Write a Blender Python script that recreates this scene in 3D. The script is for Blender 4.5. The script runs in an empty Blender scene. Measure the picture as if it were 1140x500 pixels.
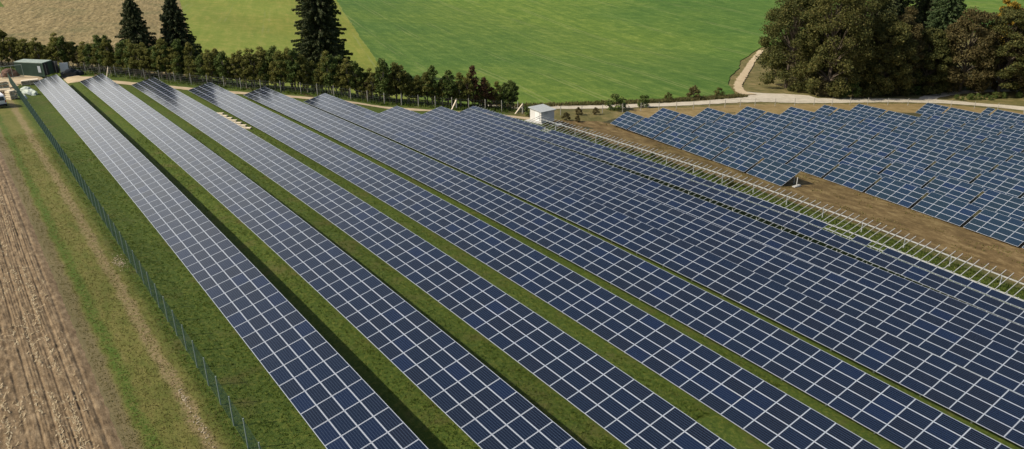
import bpy, bmesh, math, random
import numpy as np
from mathutils import Vector, Matrix, noise
from mathutils.geometry import delaunay_2d_cdt

R = math.radians
ZC = 34.0                      # height of the camera above the datum
scene = bpy.context.scene
C = scene.collection

# ------------------------------------------------------------------ camera
F_PX, PITCH, ROLL, YAW, CY = 887.257, 0.416790, -0.0058989, 0.615496, 253.827
cd = bpy.data.cameras.new("camera")
cam = bpy.data.objects.new("camera", cd)
C.objects.link(cam)
cd.sensor_fit = 'HORIZONTAL'; cd.sensor_width = 36.0
cd.lens = F_PX / 1140 * 36.0
cd.shift_y = (CY - 250) / 1140
cd.clip_start = 0.5; cd.clip_end = 5000
fw = Vector((math.sin(YAW) * math.cos(PITCH), math.cos(YAW) * math.cos(PITCH), -math.sin(PITCH)))
rt = Vector((math.cos(YAW), -math.sin(YAW), 0)); up = rt.cross(fw)
r2 = math.cos(ROLL) * rt + math.sin(ROLL) * up
u2 = -math.sin(ROLL) * rt + math.cos(ROLL) * up
cam.matrix_world = Matrix(((r2.x, u2.x, -fw.x, 0), (r2.y, u2.y, -fw.y, 0), (r2.z, u2.z, -fw.z, ZC), (0, 0, 0, 1)))
scene.camera = cam

# ------------------------------------------------------------------ light
SUN = Vector((-1.0, 0.38, 1.0)).normalized()
EL = math.asin(SUN.z); AZ = math.atan2(SUN.x, SUN.y)
w = bpy.data.worlds.new("World"); scene.world = w; w.use_nodes = True
nt = w.node_tree; nt.nodes.clear()
sky = nt.nodes.new('ShaderNodeTexSky'); sky.sky_type = 'NISHITA'; sky.sun_disc = False
sky.sun_elevation = EL; sky.sun_rotation = AZ; sky.dust_density = 2.5; sky.air_density = 1.0; sky.ozone_density = 1.0
bg = nt.nodes.new('ShaderNodeBackground'); bg.inputs[1].default_value = 0.10
wo = nt.nodes.new('ShaderNodeOutputWorld')
def _m(op, a, b=0.0, c=None):
    q = nt.nodes.new('ShaderNodeMath'); q.operation = op
    for i, v_ in enumerate((a, b, c)):
        if v_ is None: continue
        if isinstance(v_, (int, float)): q.inputs[i].default_value = v_
        else: nt.links.new(v_, q.inputs[i])
    return q.outputs[0]
def _sm(v_, a, b):
    q = nt.nodes.new('ShaderNodeMapRange'); q.interpolation_type = 'SMOOTHSTEP'
    nt.links.new(v_, q.inputs[0]); q.inputs[1].default_value = a; q.inputs[2].default_value = b; return q.outputs[0]
_tc = nt.nodes.new('ShaderNodeTexCoord'); _sp = nt.nodes.new('ShaderNodeSeparateXYZ'); nt.links.new(_tc.outputs['Generated'], _sp.inputs[0])
_mp = nt.nodes.new('ShaderNodeMapping'); _mp.inputs['Scale'].default_value = (1, 1, 2.6); nt.links.new(_tc.outputs['Generated'], _mp.inputs[0])
_no = nt.nodes.new('ShaderNodeTexNoise'); _no.inputs['Scale'].default_value = 3.2; _no.inputs['Detail'].default_value = 6; _no.inputs['Roughness'].default_value = .55
nt.links.new(_mp.outputs[0], _no.inputs['Vector'])
_az = _m('ADD', _m('MULTIPLY', _sp.outputs[0], -.42), _m('MULTIPLY', _sp.outputs[1], .91))     # towards the far fields, sun side
_el = _m('ADD', _sp.outputs[2], _m('MULTIPLY', _m('SUBTRACT', _no.outputs['Fac'], .5), .22))
_glare_bank = _m('MULTIPLY', _m('SUBTRACT', 1.0, _sm(_el, .16, .66)), _sm(_az, .35, .98))  # bright haze added to the unseen sky to put glare on the panels
_glare_bank = _m('MULTIPLY', _glare_bank, _sm(_sp.outputs[2], -.05, .05))
_mx = nt.nodes.new('ShaderNodeMix'); _mx.data_type = 'RGBA'
nt.links.new(_glare_bank, _mx.inputs[0]); nt.links.new(sky.outputs[0], _mx.inputs[6]); _mx.inputs[7].default_value = (10.6, 10.5, 10.0, 1)
nt.links.new(_mx.outputs[2], bg.inputs[0]); nt.links.new(bg.outputs[0], wo.inputs[0])
sl = bpy.data.lights.new("sun", 'SUN'); sl.energy = 4.2; sl.angle = R(0.53); sl.color = (1.0, 0.93, 0.80)
so = bpy.data.objects.new("sun", sl); C.objects.link(so)
so.rotation_euler = (-SUN).to_track_quat('-Z', 'Y').to_euler(); so.location = (0, 0, 80)
scene.view_settings.view_transform = 'Standard'; scene.view_settings.look = 'None'
scene.view_settings.exposure = 0.0; scene.view_settings.gamma = 1.0
scene.render.engine = 'CYCLES'
scene.cycles.max_bounces = 5; scene.cycles.transparent_max_bounces = 6

# ------------------------------------------------------------------ terrain
def sst(a, b, x):
    t = min(1.0, max(0.0, (x - a) / (b - a))); return t * t * (3 - 2 * t)
QA, QB, QC = -6.45243289e-04, -6.34707810e-02, -27.2649183
T0, T1, T2, T3 = 0.05243006, -4.60012961, 0.14963542, 1.23887283
def _p(x): return QA * x * x + QB * x + QC
def _Q(x):
    if x < 8: v = _p(8) + (2 * QA * 8 + QB) * (x - 8) * math.exp(-(8 - x) / 60)
    elif x > 88: v = _p(88) - .09 * (min(x, 200) - 88)
    else: v = _p(x)
    return v
def _T(x, y):
    xx = (min(110, max(-10, x)) - 30) / 50
    yy = max(-25, y)
    u = (min(yy, 165) - 30) / 100
    v = T0 * u + T1 * u * u + T2 * u * xx + T3 * u ** 3
    if yy > 165:
        s = (T0 + 2 * T1 * u + T2 * xx + 3 * T3 * u * u) / 100
        v += s * 45. * (1 - math.exp(-(yy - 165) / 45.))
    return v
_DY = [-20, 25, 32, 46, 65, 85, 115, 140]; _DV = [-.5, -.45, -.3, .1, .3, .2, .1, 0]
def _D(x, y): return float(np.interp(y, _DY, _DV)) * sst(62, 67, x) * (1 - sst(86, 92, x))
def low(x, y): return _Q(x) + _T(x, y) + _D(x, y) + ZC - .7 * sst(54, 63, x) * (1 - sst(118, 160, y))          # lower edge of the panel rows
def gz(x, y): return low(x, y) - .47 - .80 * math.exp(-((x - 16.1) / 1.6) ** 2) - .50 * sst(83.5, 89, x) * (1 - sst(104, 112, y))                 # the ground; dip beside the first row is shaped to widen its shadow

# ------------------------------------------------------------------ helpers
def tag(o, label, cat, group=None):
    o['label'] = label; o['category'] = cat
    if group: o['group'] = group
    return o
def empty(name, loc, label, cat, group=None, rz=0.0):
    o = bpy.data.objects.new(name, None); C.objects.link(o)
    o.empty_display_size = .3
    o.location = loc; o.rotation_euler = (0, 0, rz)
    return tag(o, label, cat, group)
def link(name, me, parent=None):
    o = bpy.data.objects.new(name, me); C.objects.link(o)
    if parent: o.parent = parent
    return o
def struct(o, kind='structure'):
    o['kind'] = kind; return o

class MB:
    """collects vertices and faces, with a material slot per face"""
    def __init__(s): s.v = []; s.f = []; s.m = []
    def quad(s, a, b, c, d, m=0):
        n = len(s.v); s.v += [tuple(a), tuple(b), tuple(c), tuple(d)]; s.f.append((n, n + 1, n + 2, n + 3)); s.m.append(m)
    def hexa(s, P, m=0):
        n = len(s.v); s.v += [tuple(q) for q in P]
        for f in ((0, 3, 2, 1), (4, 5, 6, 7), (0, 1, 5, 4), (1, 2, 6, 5), (2, 3, 7, 6), (3, 0, 4, 7)):
            s.f.append(tuple(n + i for i in f)); s.m.append(m)
    def box(s, x0, x1, y0, y1, z0, z1, m=0):
        s.hexa([(x0, y0, z0), (x1, y0, z0), (x1, y1, z0), (x0, y1, z0), (x0, y0, z1), (x1, y0, z1), (x1, y1, z1), (x0, y1, z1)], m)
    def bar(s, a, b, wd, ht, m=0):
        a = Vector(a); b = Vector(b); d = (b - a).normalized()
        sd = d.cross(Vector((0, 0, 1)))
        sd = Vector((1, 0, 0)) if sd.length < 1e-3 else sd.normalized()
        u = sd.cross(d)
        sd = sd * wd / 2; u = u * ht / 2
        s.hexa([a - sd - u, a + sd - u, b + sd - u, b - sd - u, a - sd + u, a + sd + u, b + sd + u, b - sd + u], m)
    def tube(s, pts, rad, n=6, m=0, cap=True):
        rings = []
        pts = [Vector(q) for q in pts]
        for i, q in enumerate(pts):
            d = (pts[min(i + 1, len(pts) - 1)] - pts[max(i - 1, 0)]).normalized()
            a = d.cross(Vector((0.13, 0.97, 0.2))).normalized(); b = d.cross(a)
            r = rad[i] if hasattr(rad, '__len__') else rad
            base = len(s.v)
            for k in range(n):
                t = 2 * math.pi * k / n
                s.v.append(tuple(q + a * math.cos(t) * r + b * math.sin(t) * r))
            rings.append(base)
        for i in range(len(rings) - 1):
            for k in range(n):
                k2 = (k + 1) % n
                s.f.append((rings[i] + k, rings[i] + k2, rings[i + 1] + k2, rings[i + 1] + k)); s.m.append(m)
        if cap:
            s.f.append(tuple(rings[0] + k for k in range(n))[::-1]); s.m.append(m)
            s.f.append(tuple(rings[-1] + k for k in range(n))); s.m.append(m)
    def mesh(s, name, mats, bevel=0.0):
        me = bpy.data.meshes.new(name); me.from_pydata(s.v, [], s.f)
        for m in (mats if isinstance(mats, (list, tuple)) else [mats]): me.materials.append(m)
        me.polygons.foreach_set('material_index', s.m)
        if bevel:
            bm = bmesh.new(); bm.from_mesh(me)
            bmesh.ops.bevel(bm, geom=[e for e in bm.edges if e.calc_face_angle(0) > .5], offset=bevel, segments=2, affect='EDGES', profile=.6)
            bm.to_mesh(me); bm.free()
        me.update()
        return me
    def build(s, name, mats, parent=None, bevel=0.0):
        return link(name, s.mesh(name, mats, bevel), parent)

def np_mesh(name, V, F, mats, midx=None):
    """V (N,3) F (M,k) arrays, fast"""
    V = np.asarray(V, dtype=np.float32); F = np.asarray(F, dtype=np.int32)
    me = bpy.data.meshes.new(name)
    me.vertices.add(len(V)); me.vertices.foreach_set('co', V.ravel())
    k = F.shape[1]
    me.loops.add(F.size); me.loops.foreach_set('vertex_index', F.ravel())
    me.polygons.add(len(F))
    me.polygons.foreach_set('loop_start', np.arange(0, F.size, k, dtype=np.int32))
    try: me.polygons.foreach_set('loop_total', np.full(len(F), k, dtype=np.int32))
    except Exception: pass
    for m in (mats if isinstance(mats, (list, tuple)) else [mats]): me.materials.append(m)
    if midx is not None: me.polygons.foreach_set('material_index', np.asarray(midx, dtype=np.int32))
    me.update(calc_edges=True)
    return me

# ------------------------------------------------------------------ materials
class NT:
    def __init__(s, name):
        s.mat = bpy.data.materials.new(name); s.mat.use_nodes = True
        s.t = s.mat.node_tree; s.b = s.t.nodes['Principled BSDF']
        s.b.inputs['Roughness'].default_value = .9
        s.b.inputs['Specular IOR Level'].default_value = .25
    def n(s, ty, **kw):
        q = s.t.nodes.new(ty)
        for k, v in kw.items(): setattr(q, k, v)
        return q
    def L(s, a, b): s.t.links.new(a, b)
    def sock(s, v, dst):
        if hasattr(v, 'is_output') or isinstance(v, bpy.types.NodeSocket): s.L(v, dst)
        else: dst.default_value = v
    def math(s, op, a, b=0.0, c=None):
        q = s.n('ShaderNodeMath', operation=op)
        s.sock(a, q.inputs[0]); s.sock(b, q.inputs[1])
        if c is not None: s.sock(c, q.inputs[2])
        return q.outputs[0]
    def coord(s, scale=(1, 1, 1), rot=(0, 0, 0), kind='Object'):
        t = s.n('ShaderNodeTexCoord'); m0 = s.n('ShaderNodeMapping'); m = s.n('ShaderNodeMapping')
        m0.inputs['Rotation'].default_value = rot; m.inputs['Scale'].default_value = scale
        s.L(t.outputs[kind], m0.inputs[0]); s.L(m0.outputs[0], m.inputs[0]); return m.outputs[0]
    def noise(s, scale, detail=4, rough=.6, vec=None, dist=0.0):
        q = s.n('ShaderNodeTexNoise'); q.inputs['Scale'].default_value = scale
        q.inputs['Detail'].default_value = detail; q.inputs['Roughness'].default_value = rough
        q.inputs['Distortion'].default_value = dist
        s.L(vec if vec is not None else s.coord(), q.inputs['Vector']); return q.outputs['Fac']
    def ramp(s, fac, stops):
        q = s.n('ShaderNodeValToRGB'); e = q.color_ramp.elements
        while len(e) > 1: e.remove(e[-1])
        e[0].position = stops[0][0]; e[0].color = (*stops[0][1], 1)
        for p_, c_ in stops[1:]:
            k = e.new(p_); k.color = (*c_, 1)
        s.L(fac, q.inputs[0]); return q.outputs[0]
    def mix(s, fac, a, b, mode='MIX'):
        q = s.n('ShaderNodeMix', data_type='RGBA', blend_type=mode)
        s.sock(fac, q.inputs[0])
        for v, i in ((a, 6), (b, 7)):
            if isinstance(v, tuple): q.inputs[i].default_value = (*v, 1) if len(v) == 3 else v
            else: s.L(v, q.inputs[i])
        return q.outputs[2]
    def smooth(s, v, a, b):
        q = s.n('ShaderNodeMapRange', interpolation_type='SMOOTHSTEP')
        s.sock(v, q.inputs[0]); q.inputs[1].default_value = a; q.inputs[2].default_value = b
        return q.outputs[0]
    def color(s, c):
        if isinstance(c, tuple): s.b.inputs['Base Color'].default_value = (*c, 1)
        else: s.L(c, s.b.inputs['Base Color'])
        return s
    def bump(s, h, strength=.5, dist=.05):
        q = s.n('ShaderNodeBump'); q.inputs['Strength'].default_value = strength; q.inputs['Distance'].default_value = dist
        s.L(h, q.inputs['Height']); s.L(q.outputs[0], s.b.inputs['Normal']); return s

def simple(name, c, rough=.6, metal=0.0, var=.12, scale=3.0, spec=.4):
    m = NT(name)
    f = m.noise(scale, 5)
    a = tuple(max(0, k * (1 - var)) for k in c); b = tuple(min(1, k * (1 + var)) for k in c)
    m.color(m.ramp(f, [(.3, a), (.7, b)]))
    m.b.inputs['Roughness'].default_value = rough; m.b.inputs['Metallic'].default_value = metal
    m.b.inputs['Specular IOR Level'].default_value = spec
    return m.mat

M = {}
M['alu'] = simple('aluminium', (.50, .52, .54), .38, .35)
M['galv'] = simple('galvanised_steel', (.52, .54, .53), .5, .3)
M['pale_bar'] = simple('pale_aluminium_bar', (.50, .50, .47), .6, .1)
M['post'] = simple('fence_post_grey_green', (.30, .36, .33), .6, .1)
M['wire_green'] = simple('green_coated_wire', (.045, .105, .072), .6)
M['wire_grey'] = simple('grey_wire', (.25, .26, .24), .6, .3)
M['postwood'] = simple('weathered_post', (.36, .34, .29), .85)
M['wood'] = simple('sawn_timber', (.72, .61, .44), .8, var=.2)
M['concrete'] = simple('concrete', (.48, .47, .43), .9, var=.15, scale=1.2)
M['white_wall'] = simple('white_render', (.66, .64, .60), .85, var=.05)
M['white_door'] = simple('white_door_paint', (.82, .81, .78), .5, var=.03)
M['roof_grey'] = simple('hut_roof_grey', (.40, .42, .41), .8, var=.12)
M['van'] = simple('white_car_paint', (.74, .75, .77), .25, var=.02, spec=.6)
M['glass_dark'] = simple('dark_window_glass', (.02, .022, .025), .06, var=.02, spec=.6)
M['rubber'] = simple('black_rubber', (.02, .02, .02), .8)
M['rim'] = simple('steel_rim', (.35, .35, .36), .4, .5)
M['red_lamp'] = simple('red_lamp_glass', (.35, .02, .02), .2)
M['cont_green'] = simple('container_green', (.045, .085, .06), .6, var=.2, scale=1.0)
M['cont_roof'] = simple('container_roof', (.34, .40, .35), .8, var=.15, scale=1.0)
M['dark'] = simple('dark_tarpaulin', (.025, .028, .032), .6)
M['brownrust'] = simple('rusty_brown_sheet', (.17, .09, .06), .8, var=.3)
M['tarp'] = simple('pale_green_tarpaulin', (.55, .60, .50), .6, var=.1)
M['card'] = simple('cardboard', (.52, .42, .28), .9, var=.15)
M['grey_board'] = simple('grey_blue_board', (.42, .47, .50), .5, var=.08)

def panel_mat(name='solar_cells', stops=None):
    m = NT(name)
    tc = m.n('ShaderNodeTexCoord'); sp = m.n('ShaderNodeSeparateXYZ'); m.L(tc.outputs['UV'], sp.inputs[0])
    U, V = sp.outputs[0], sp.outputs[1]
    def edge(t, size):
        a = m.math('MINIMUM', t, m.math('SUBTRACT', 1.0, t)); return m.math('MULTIPLY', a, size)
    d = m.math('MINIMUM', edge(U, 1.0), edge(V, 1.70))
    frame = m.math('LESS_THAN', d, .021)
    margin = m.math('LESS_THAN', d, .028)
    def cells(t, size, n):
        c = m.math('MULTIPLY', m.math('SUBTRACT', m.math('MULTIPLY', t, size), .05), n / (size - .10))
        return m.math('FRACT', c)
    cu = cells(U, 1.0, 6); cv = cells(V, 1.70, 10)
    gu = m.math('LESS_THAN', m.math('MINIMUM', cu, m.math('SUBTRACT', 1.0, cu)), .055)
    gv = m.math('LESS_THAN', m.math('MINIMUM', cv, m.math('SUBTRACT', 1.0, cv)), .016)
    grid = m.math('MAXIMUM', gu, gv)
    b1 = m.math('LESS_THAN', m.math('ABSOLUTE', m.math('SUBTRACT', cu, .3)), .012)
    b2 = m.math('LESS_THAN', m.math('ABSOLUTE', m.math('SUBTRACT', cu, .7)), .012)
    bus = m.math('MAXIMUM', b1, b2)
    oi = m.n('ShaderNodeObjectInfo'); ge = m.n('ShaderNodeNewGeometry')
    rnd = m.math('FRACT', m.math('ADD', oi.outputs['Random'], ge.outputs['Random Per Island']))
    base = m.ramp(rnd, stops or [(0, (.0080, .0105, .020)), (.5, (.0058, .0108, .025)), (.88, (.0055, .0115, .031)), (.985, (.006, .014, .044))])
    pn = m.n('ShaderNodeTexVoronoi'); pn.inputs['Scale'].default_value = 30
    m.L(tc.outputs['Object'], pn.inputs['Vector'])
    base = m.mix(.12, base, m.mix(1.0, base, pn.outputs['Color'], 'MULTIPLY'))
    c = m.mix(bus, base, (.05, .065, .095)); c = m.mix(gv, c, (.02, .032, .06)); c = m.mix(gu, c, (.055, .078, .12))
    c = m.mix(margin, c, (.36, .40, .46)); c = m.mix(frame, c, (.50, .53, .58))
    m.color(c)
    rr = m.math('MULTIPLY_ADD', frame, .28, .16); m.L(rr, m.b.inputs['Roughness'])
    m.b.inputs['Specular IOR Level'].default_value = .5
    m.b.inputs['IOR'].default_value = 1.36; m.b.inputs['Coat Weight'].default_value = .5; m.b.inputs['Coat IOR'].default_value = 1.36; m.b.inputs['Coat Roughness'].default_value = .10
    return m.mat
M['panel'] = panel_mat()
M['panel_sheen'] = panel_mat('sky_sheen_solar_cells', [(0, (.014, .030, .042)), (.5, (.012, .030, .050)), (.88, (.011, .028, .058)), (.985, (.010, .026, .070))])  # lighter teal copy of the cells, sky sheen put into the colour

def turf_mat():
    m = NT('turf'); tc = m.n('ShaderNodeTexCoord'); sp = m.n('ShaderNodeSeparateXYZ'); m.L(tc.outputs['Object'], sp.inputs[0])
    n1 = m.noise(.35, 6, .65); n2 = m.noise(3.4, 6, .78); n3 = m.noise(13, 4, .8); n4 = m.noise(.08, 3, .5)
    g = m.ramp(n2, [(.32, (.038, .070, .008)), (.5, (.082, .124, .014)), (.64, (.170, .185, .032))])
    g = m.mix(m.smooth(n1, .5, .75), g, (.135, .125, .035))
    g = m.mix(m.smooth(n3, .5, .85), g, (.035, .058, .009))
    X = m.math('ADD', sp.outputs[0], m.math('MULTIPLY', m.math('SUBTRACT', n1, .5), 1.1))
    # the mown track between field and fence
    track = m.math('MULTIPLY', m.smooth(X, 2.3, 3.2), m.math('SUBTRACT', 1.0, m.smooth(X, 7.0, 8.0)))
    tcx = m.ramp(m.noise(1.3, 6, .7, m.coord((1, .35, 1))), [(.3, (.130, .150, .026)), (.55, (.22, .20, .052)), (.8, (.30, .24, .09))])
    g = m.mix(m.math('MULTIPLY', track, .85), g, tcx)
    # dry strip beside the soil, bright grass line, wheel rut
    dry = m.math('SUBTRACT', 1.0, m.smooth(X, 3.4, 3.9)); g = m.mix(m.math('MULTIPLY', dry, .8), g, (.22, .17, .09))
    br = m.math('MULTIPLY', m.smooth(X, 3.6, 4.0), m.math('SUBTRACT', 1.0, m.smooth(X, 4.3, 4.7))); g = m.mix(m.math('MULTIPLY', br, m.smooth(n2, .3, .62)), g, (.085, .150, .016))
    rut = m.math('MULTIPLY', m.smooth(X, 6.0, 6.45), m.math('SUBTRACT', 1.0, m.smooth(X, 6.8, 7.2)))
    g = m.mix(m.math('MULTIPLY', rut, m.smooth(n2, .3, .6)), g, (.34, .25, .13))
    # brown strip along the high edges of the rows
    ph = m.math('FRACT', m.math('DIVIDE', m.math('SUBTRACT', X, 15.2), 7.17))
    brown_strip = m.math('MULTIPLY', m.math('LESS_THAN', m.math('ABSOLUTE', m.math('SUBTRACT', ph, .13)), .075), m.math('MULTIPLY', m.smooth(X, 20, 22), m.math('SUBTRACT', 1.0, m.smooth(X, 50, 60))))
    g = m.mix(m.math('MULTIPLY', brown_strip, m.smooth(n2, .25, .6)), g, (.12, .07, .035))
    # dry ground on the right and beyond the rows
    dr = m.smooth(m.math('ADD', X, m.math('MULTIPLY', sp.outputs[1], .0)), 80, 86)
    dcol = m.ramp(n1, [(.3, (.10, .10, .028)), (.5, (.19, .16, .055)), (.75, (.33, .24, .11))])
    g = m.mix(dr, g, dcol)
    m.color(m.mix(m.smooth(n4, .35, .7), g, m.mix(1.0, g, (.80, .82, .75), 'MULTIPLY')))
    h = m.math('ADD', m.math('MULTIPLY', n2, 1.0), m.math('MULTIPLY', n3, .5)); m.bump(h, .9, .16)
    return m.mat
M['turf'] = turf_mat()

def field_mat(name, stops, sc, vecscale, rot, bump=.5, bdist=.15, extra=None):
    m = NT(name)
    v = m.coord(vecscale, (0, 0, rot))
    n1 = m.noise(sc, 7, .65, v); n2 = m.noise(sc * 6, 5, .7, v); n3 = m.noise(.02, 3, .5)
    f = m.math('ADD', m.math('MULTIPLY', n1, .62), m.math('MULTIPLY', n2, .38))
    c = m.ramp(f, stops)
    if extra: c = m.mix(m.smooth(n3, .38, .66), c, m.mix(1.0, c, extra, 'MULTIPLY'))
    m.color(c); m.bump(f, bump, bdist)
    return m, c
def mk(name, *a, **k): return field_mat(name, *a, **k)[0].mat

M['soil'] = mk('tilled_soil', [(.34, (.085, .055, .028)), (.48, (.190, .130, .070)), (.62, (.33, .240, .140))], 2.6, (1, .45, 1), 0, .9, .10)
M['sand'] = mk('sandy_path', [(.3, (.40, .30, .17)), (.5, (.54, .42, .26)), (.7, (.66, .54, .36))], .8, (1, 1, 1), 0, .4, .05)
M['road'] = mk('gravel_road', [(.3, (.40, .34, .24)), (.5, (.56, .49, .37)), (.7, (.68, .60, .47))], .6, (1, 1, 1), 0, .3, .04)
M['baresoil'] = mk('bare_soil', [(.36, (.085, .055, .020)), (.5, (.175, .112, .044)), (.62, (.30, .21, .095))], .9, (1, .5, 1), 0, .6, .12, (.75, .8, .7))
def meadow_mat(name, stops, rot, tint, edgefreq=.55):
    m = NT(name)
    v = m.coord((1, .05, 1), (0, 0, rot)); v1 = m.coord()
    st = m.noise(.55, 6, .65, v); n1 = m.noise(.22, 7, .7, v1); n2 = m.noise(1.6, 5, .8, v1); big = m.noise(.012, 3, .5, v1)
    n4 = m.noise(.45, 6, .8, m.coord((1, .35, 1), (0, 0, rot)))
    f = m.math('ADD', m.math('ADD', m.math('MULTIPLY', st, .22), m.math('MULTIPLY', n1, .26)), m.math('ADD', m.math('MULTIPLY', n2, .27), m.math('MULTIPLY', n4, .25)))
    c = m.ramp(f, stops)
    c = m.mix(m.smooth(big, .35, .68), c, m.mix(1.0, c, tint, 'MULTIPLY'))
    # tramlines left by the tractor
    sp = m.n('ShaderNodeSeparateXYZ'); m.L(m.coord((1, 1, 1), (0, 0, rot)), sp.inputs[0])
    q = m.math('FRACT', m.math('DIVIDE', m.math('ADD', sp.outputs[0], m.math('MULTIPLY', n1, 1.2)), 14.0))
    l1 = m.math('LESS_THAN', m.math('ABSOLUTE', m.math('SUBTRACT', q, .45)), .018)
    l2 = m.math('LESS_THAN', m.math('ABSOLUTE', m.math('SUBTRACT', q, .57)), .018)
    ln = m.math('MULTIPLY', m.math('MAXIMUM', l1, l2), m.smooth(m.noise(.05, 3, .6, m.coord((1, .25, 1), (0, 0, rot))), .46, .6))
    c = m.mix(m.math('MULTIPLY', ln, .5), c, (.24, .26, .09))
    m.color(c); m.bump(f, .8, .35)
    return m.mat
M['meadow'] = meadow_mat('green_meadow', [(.38, (.055, .110, .013)), (.5, (.115, .185, .021)), (.59, (.22, .27, .046))], R(15), (.62, .78, .85))
M['pale'] = meadow_mat('pale_meadow', [(.36, (.125, .19, .018)), (.5, (.205, .25, .032)), (.62, (.35, .32, .075))], R(20), (.95, .86, .8))
def maize_mat():
    m = NT('maize_stubble')
    v = m.coord((1, .10, 1), (0, 0, R(15)))
    st = m.noise(1.1, 6, .7, v); n2 = m.noise(1.1, 6, .75); n3 = m.noise(.035, 4, .6)
    f = m.math('ADD', m.math('MULTIPLY', st, .38), m.math('MULTIPLY', n2, .62))
    c = m.ramp(f, [(.38, (.10, .085, .035)), (.47, (.22, .165, .066)), (.55, (.38, .285, .125)), (.64, (.54, .42, .22))])
    c = m.mix(m.math('MULTIPLY', m.smooth(n3, .5, .7), .6), c, (.12, .13, .045))
    m.color(c); m.bump(f, .9, .5)
    return m.mat
M['maize'] = maize_mat()

def leaf_mat(name, stops, trans=.25):
    m = NT(name)
    oi = m.n('ShaderNodeObjectInfo'); ge = m.n('ShaderNodeNewGeometry')
    n = m.noise(.35, 3, .6)
    f = m.math('ADD', m.math('MULTIPLY', ge.outputs['Random Per Island'], .5), m.math('MULTIPLY', n, .5))
    f = m.math('ADD', f, m.math('MULTIPLY', m.math('SUBTRACT', oi.outputs['Random'], .5), .16))
    m.color(m.ramp(f, stops)); m.b.inputs['Roughness'].default_value = .75
    tr = m.n('ShaderNodeBsdfTranslucent'); m.L(m.b.inputs['Base Color'].links[0].from_socket, tr.inputs[0])
    mx = m.n('ShaderNodeMixShader'); mx.inputs[0].default_value = trans
    out = [q for q in m.t.nodes if q.type == 'OUTPUT_MATERIAL'][0]
    m.L(m.b.outputs[0], mx.inputs[1]); m.L(tr.outputs[0], mx.inputs[2]); m.L(mx.outputs[0], out.inputs[0])
    return m.mat
M['leaf_hedge'] = leaf_mat('hedge_leaves', [(.25, (.095, .112, .024)), (.5, (.18, .185, .044)), (.75, (.29, .26, .072))], .5)
M['leaf_olive'] = leaf_mat('olive_leaves', [(.25, (.048, .058, .014)), (.5, (.095, .098, .023)), (.75, (.165, .145, .040))])
M['leaf_green'] = leaf_mat('green_leaves', [(.25, (.050, .080, .017)), (.5, (.095, .135, .027)), (.75, (.16, .185, .045))])
M['leaf_brown'] = leaf_mat('autumn_brown_leaves', [(.25, (.052, .048, .016)), (.5, (.095, .078, .026)), (.75, (.145, .110, .038))])
M['leaf_rust'] = leaf_mat('rusty_red_leaves', [(.25, (.07, .040, .020)), (.5, (.13, .065, .03)), (.75, (.19, .105, .04))])
M['leaf_yellow'] = leaf_mat('yellow_leaves', [(.25, (.22, .15, .02)), (.5, (.40, .26, .03)), (.75, (.5, .36, .06))])
M['leaf_dark'] = leaf_mat('dark_needles', [(.25, (.028, .042, .016)), (.5, (.058, .074, .026)), (.75, (.115, .122, .044))], .1)
M['leaf_fir'] = leaf_mat('pale_green_needles', [(.25, (.045, .075, .025)), (.5, (.08, .12, .04)), (.75, (.12, .16, .06))], .15)
M['bark'] = simple('bark', (.13, .10, .07), .95, var=.3)
M['bark_pale'] = simple('pale_bark', (.30, .26, .19), .95, var=.25)

# ------------------------------------------------------------------ ground sheets
def sheet(name, xs, ys, fz, mat):
    X, Y = np.meshgrid(xs, ys, indexing='ij')
    Z = np.array([[fz(x, y) for y in ys] for x in xs])
    V = np.stack([X, Y, Z], -1).reshape(-1, 3)
    nx, ny = len(xs), len(ys)
    i, j = np.meshgrid(np.arange(nx - 1), np.arange(ny - 1), indexing='ij')
    a = (i * ny + j).ravel()
    F = np.stack([a, a + ny, a + ny + 1, a + 1], 1)
    me = np_mesh(name, V, F, mat)
    me.polygons.foreach_set('use_smooth', np.ones(len(F), dtype=bool))
    return struct(link(name, me))
xs = np.concatenate([np.arange(-900, -60, 40.), np.arange(-60, 260, 2.), np.arange(260, 1400, 40.)])
ys = np.concatenate([np.arange(-300, -20, 20.), np.arange(-20, 220, 2.), np.arange(220, 500, 8.), np.arange(500, 1600, 60.)])
sheet('ground', xs, ys, gz, M['turf'])

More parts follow.
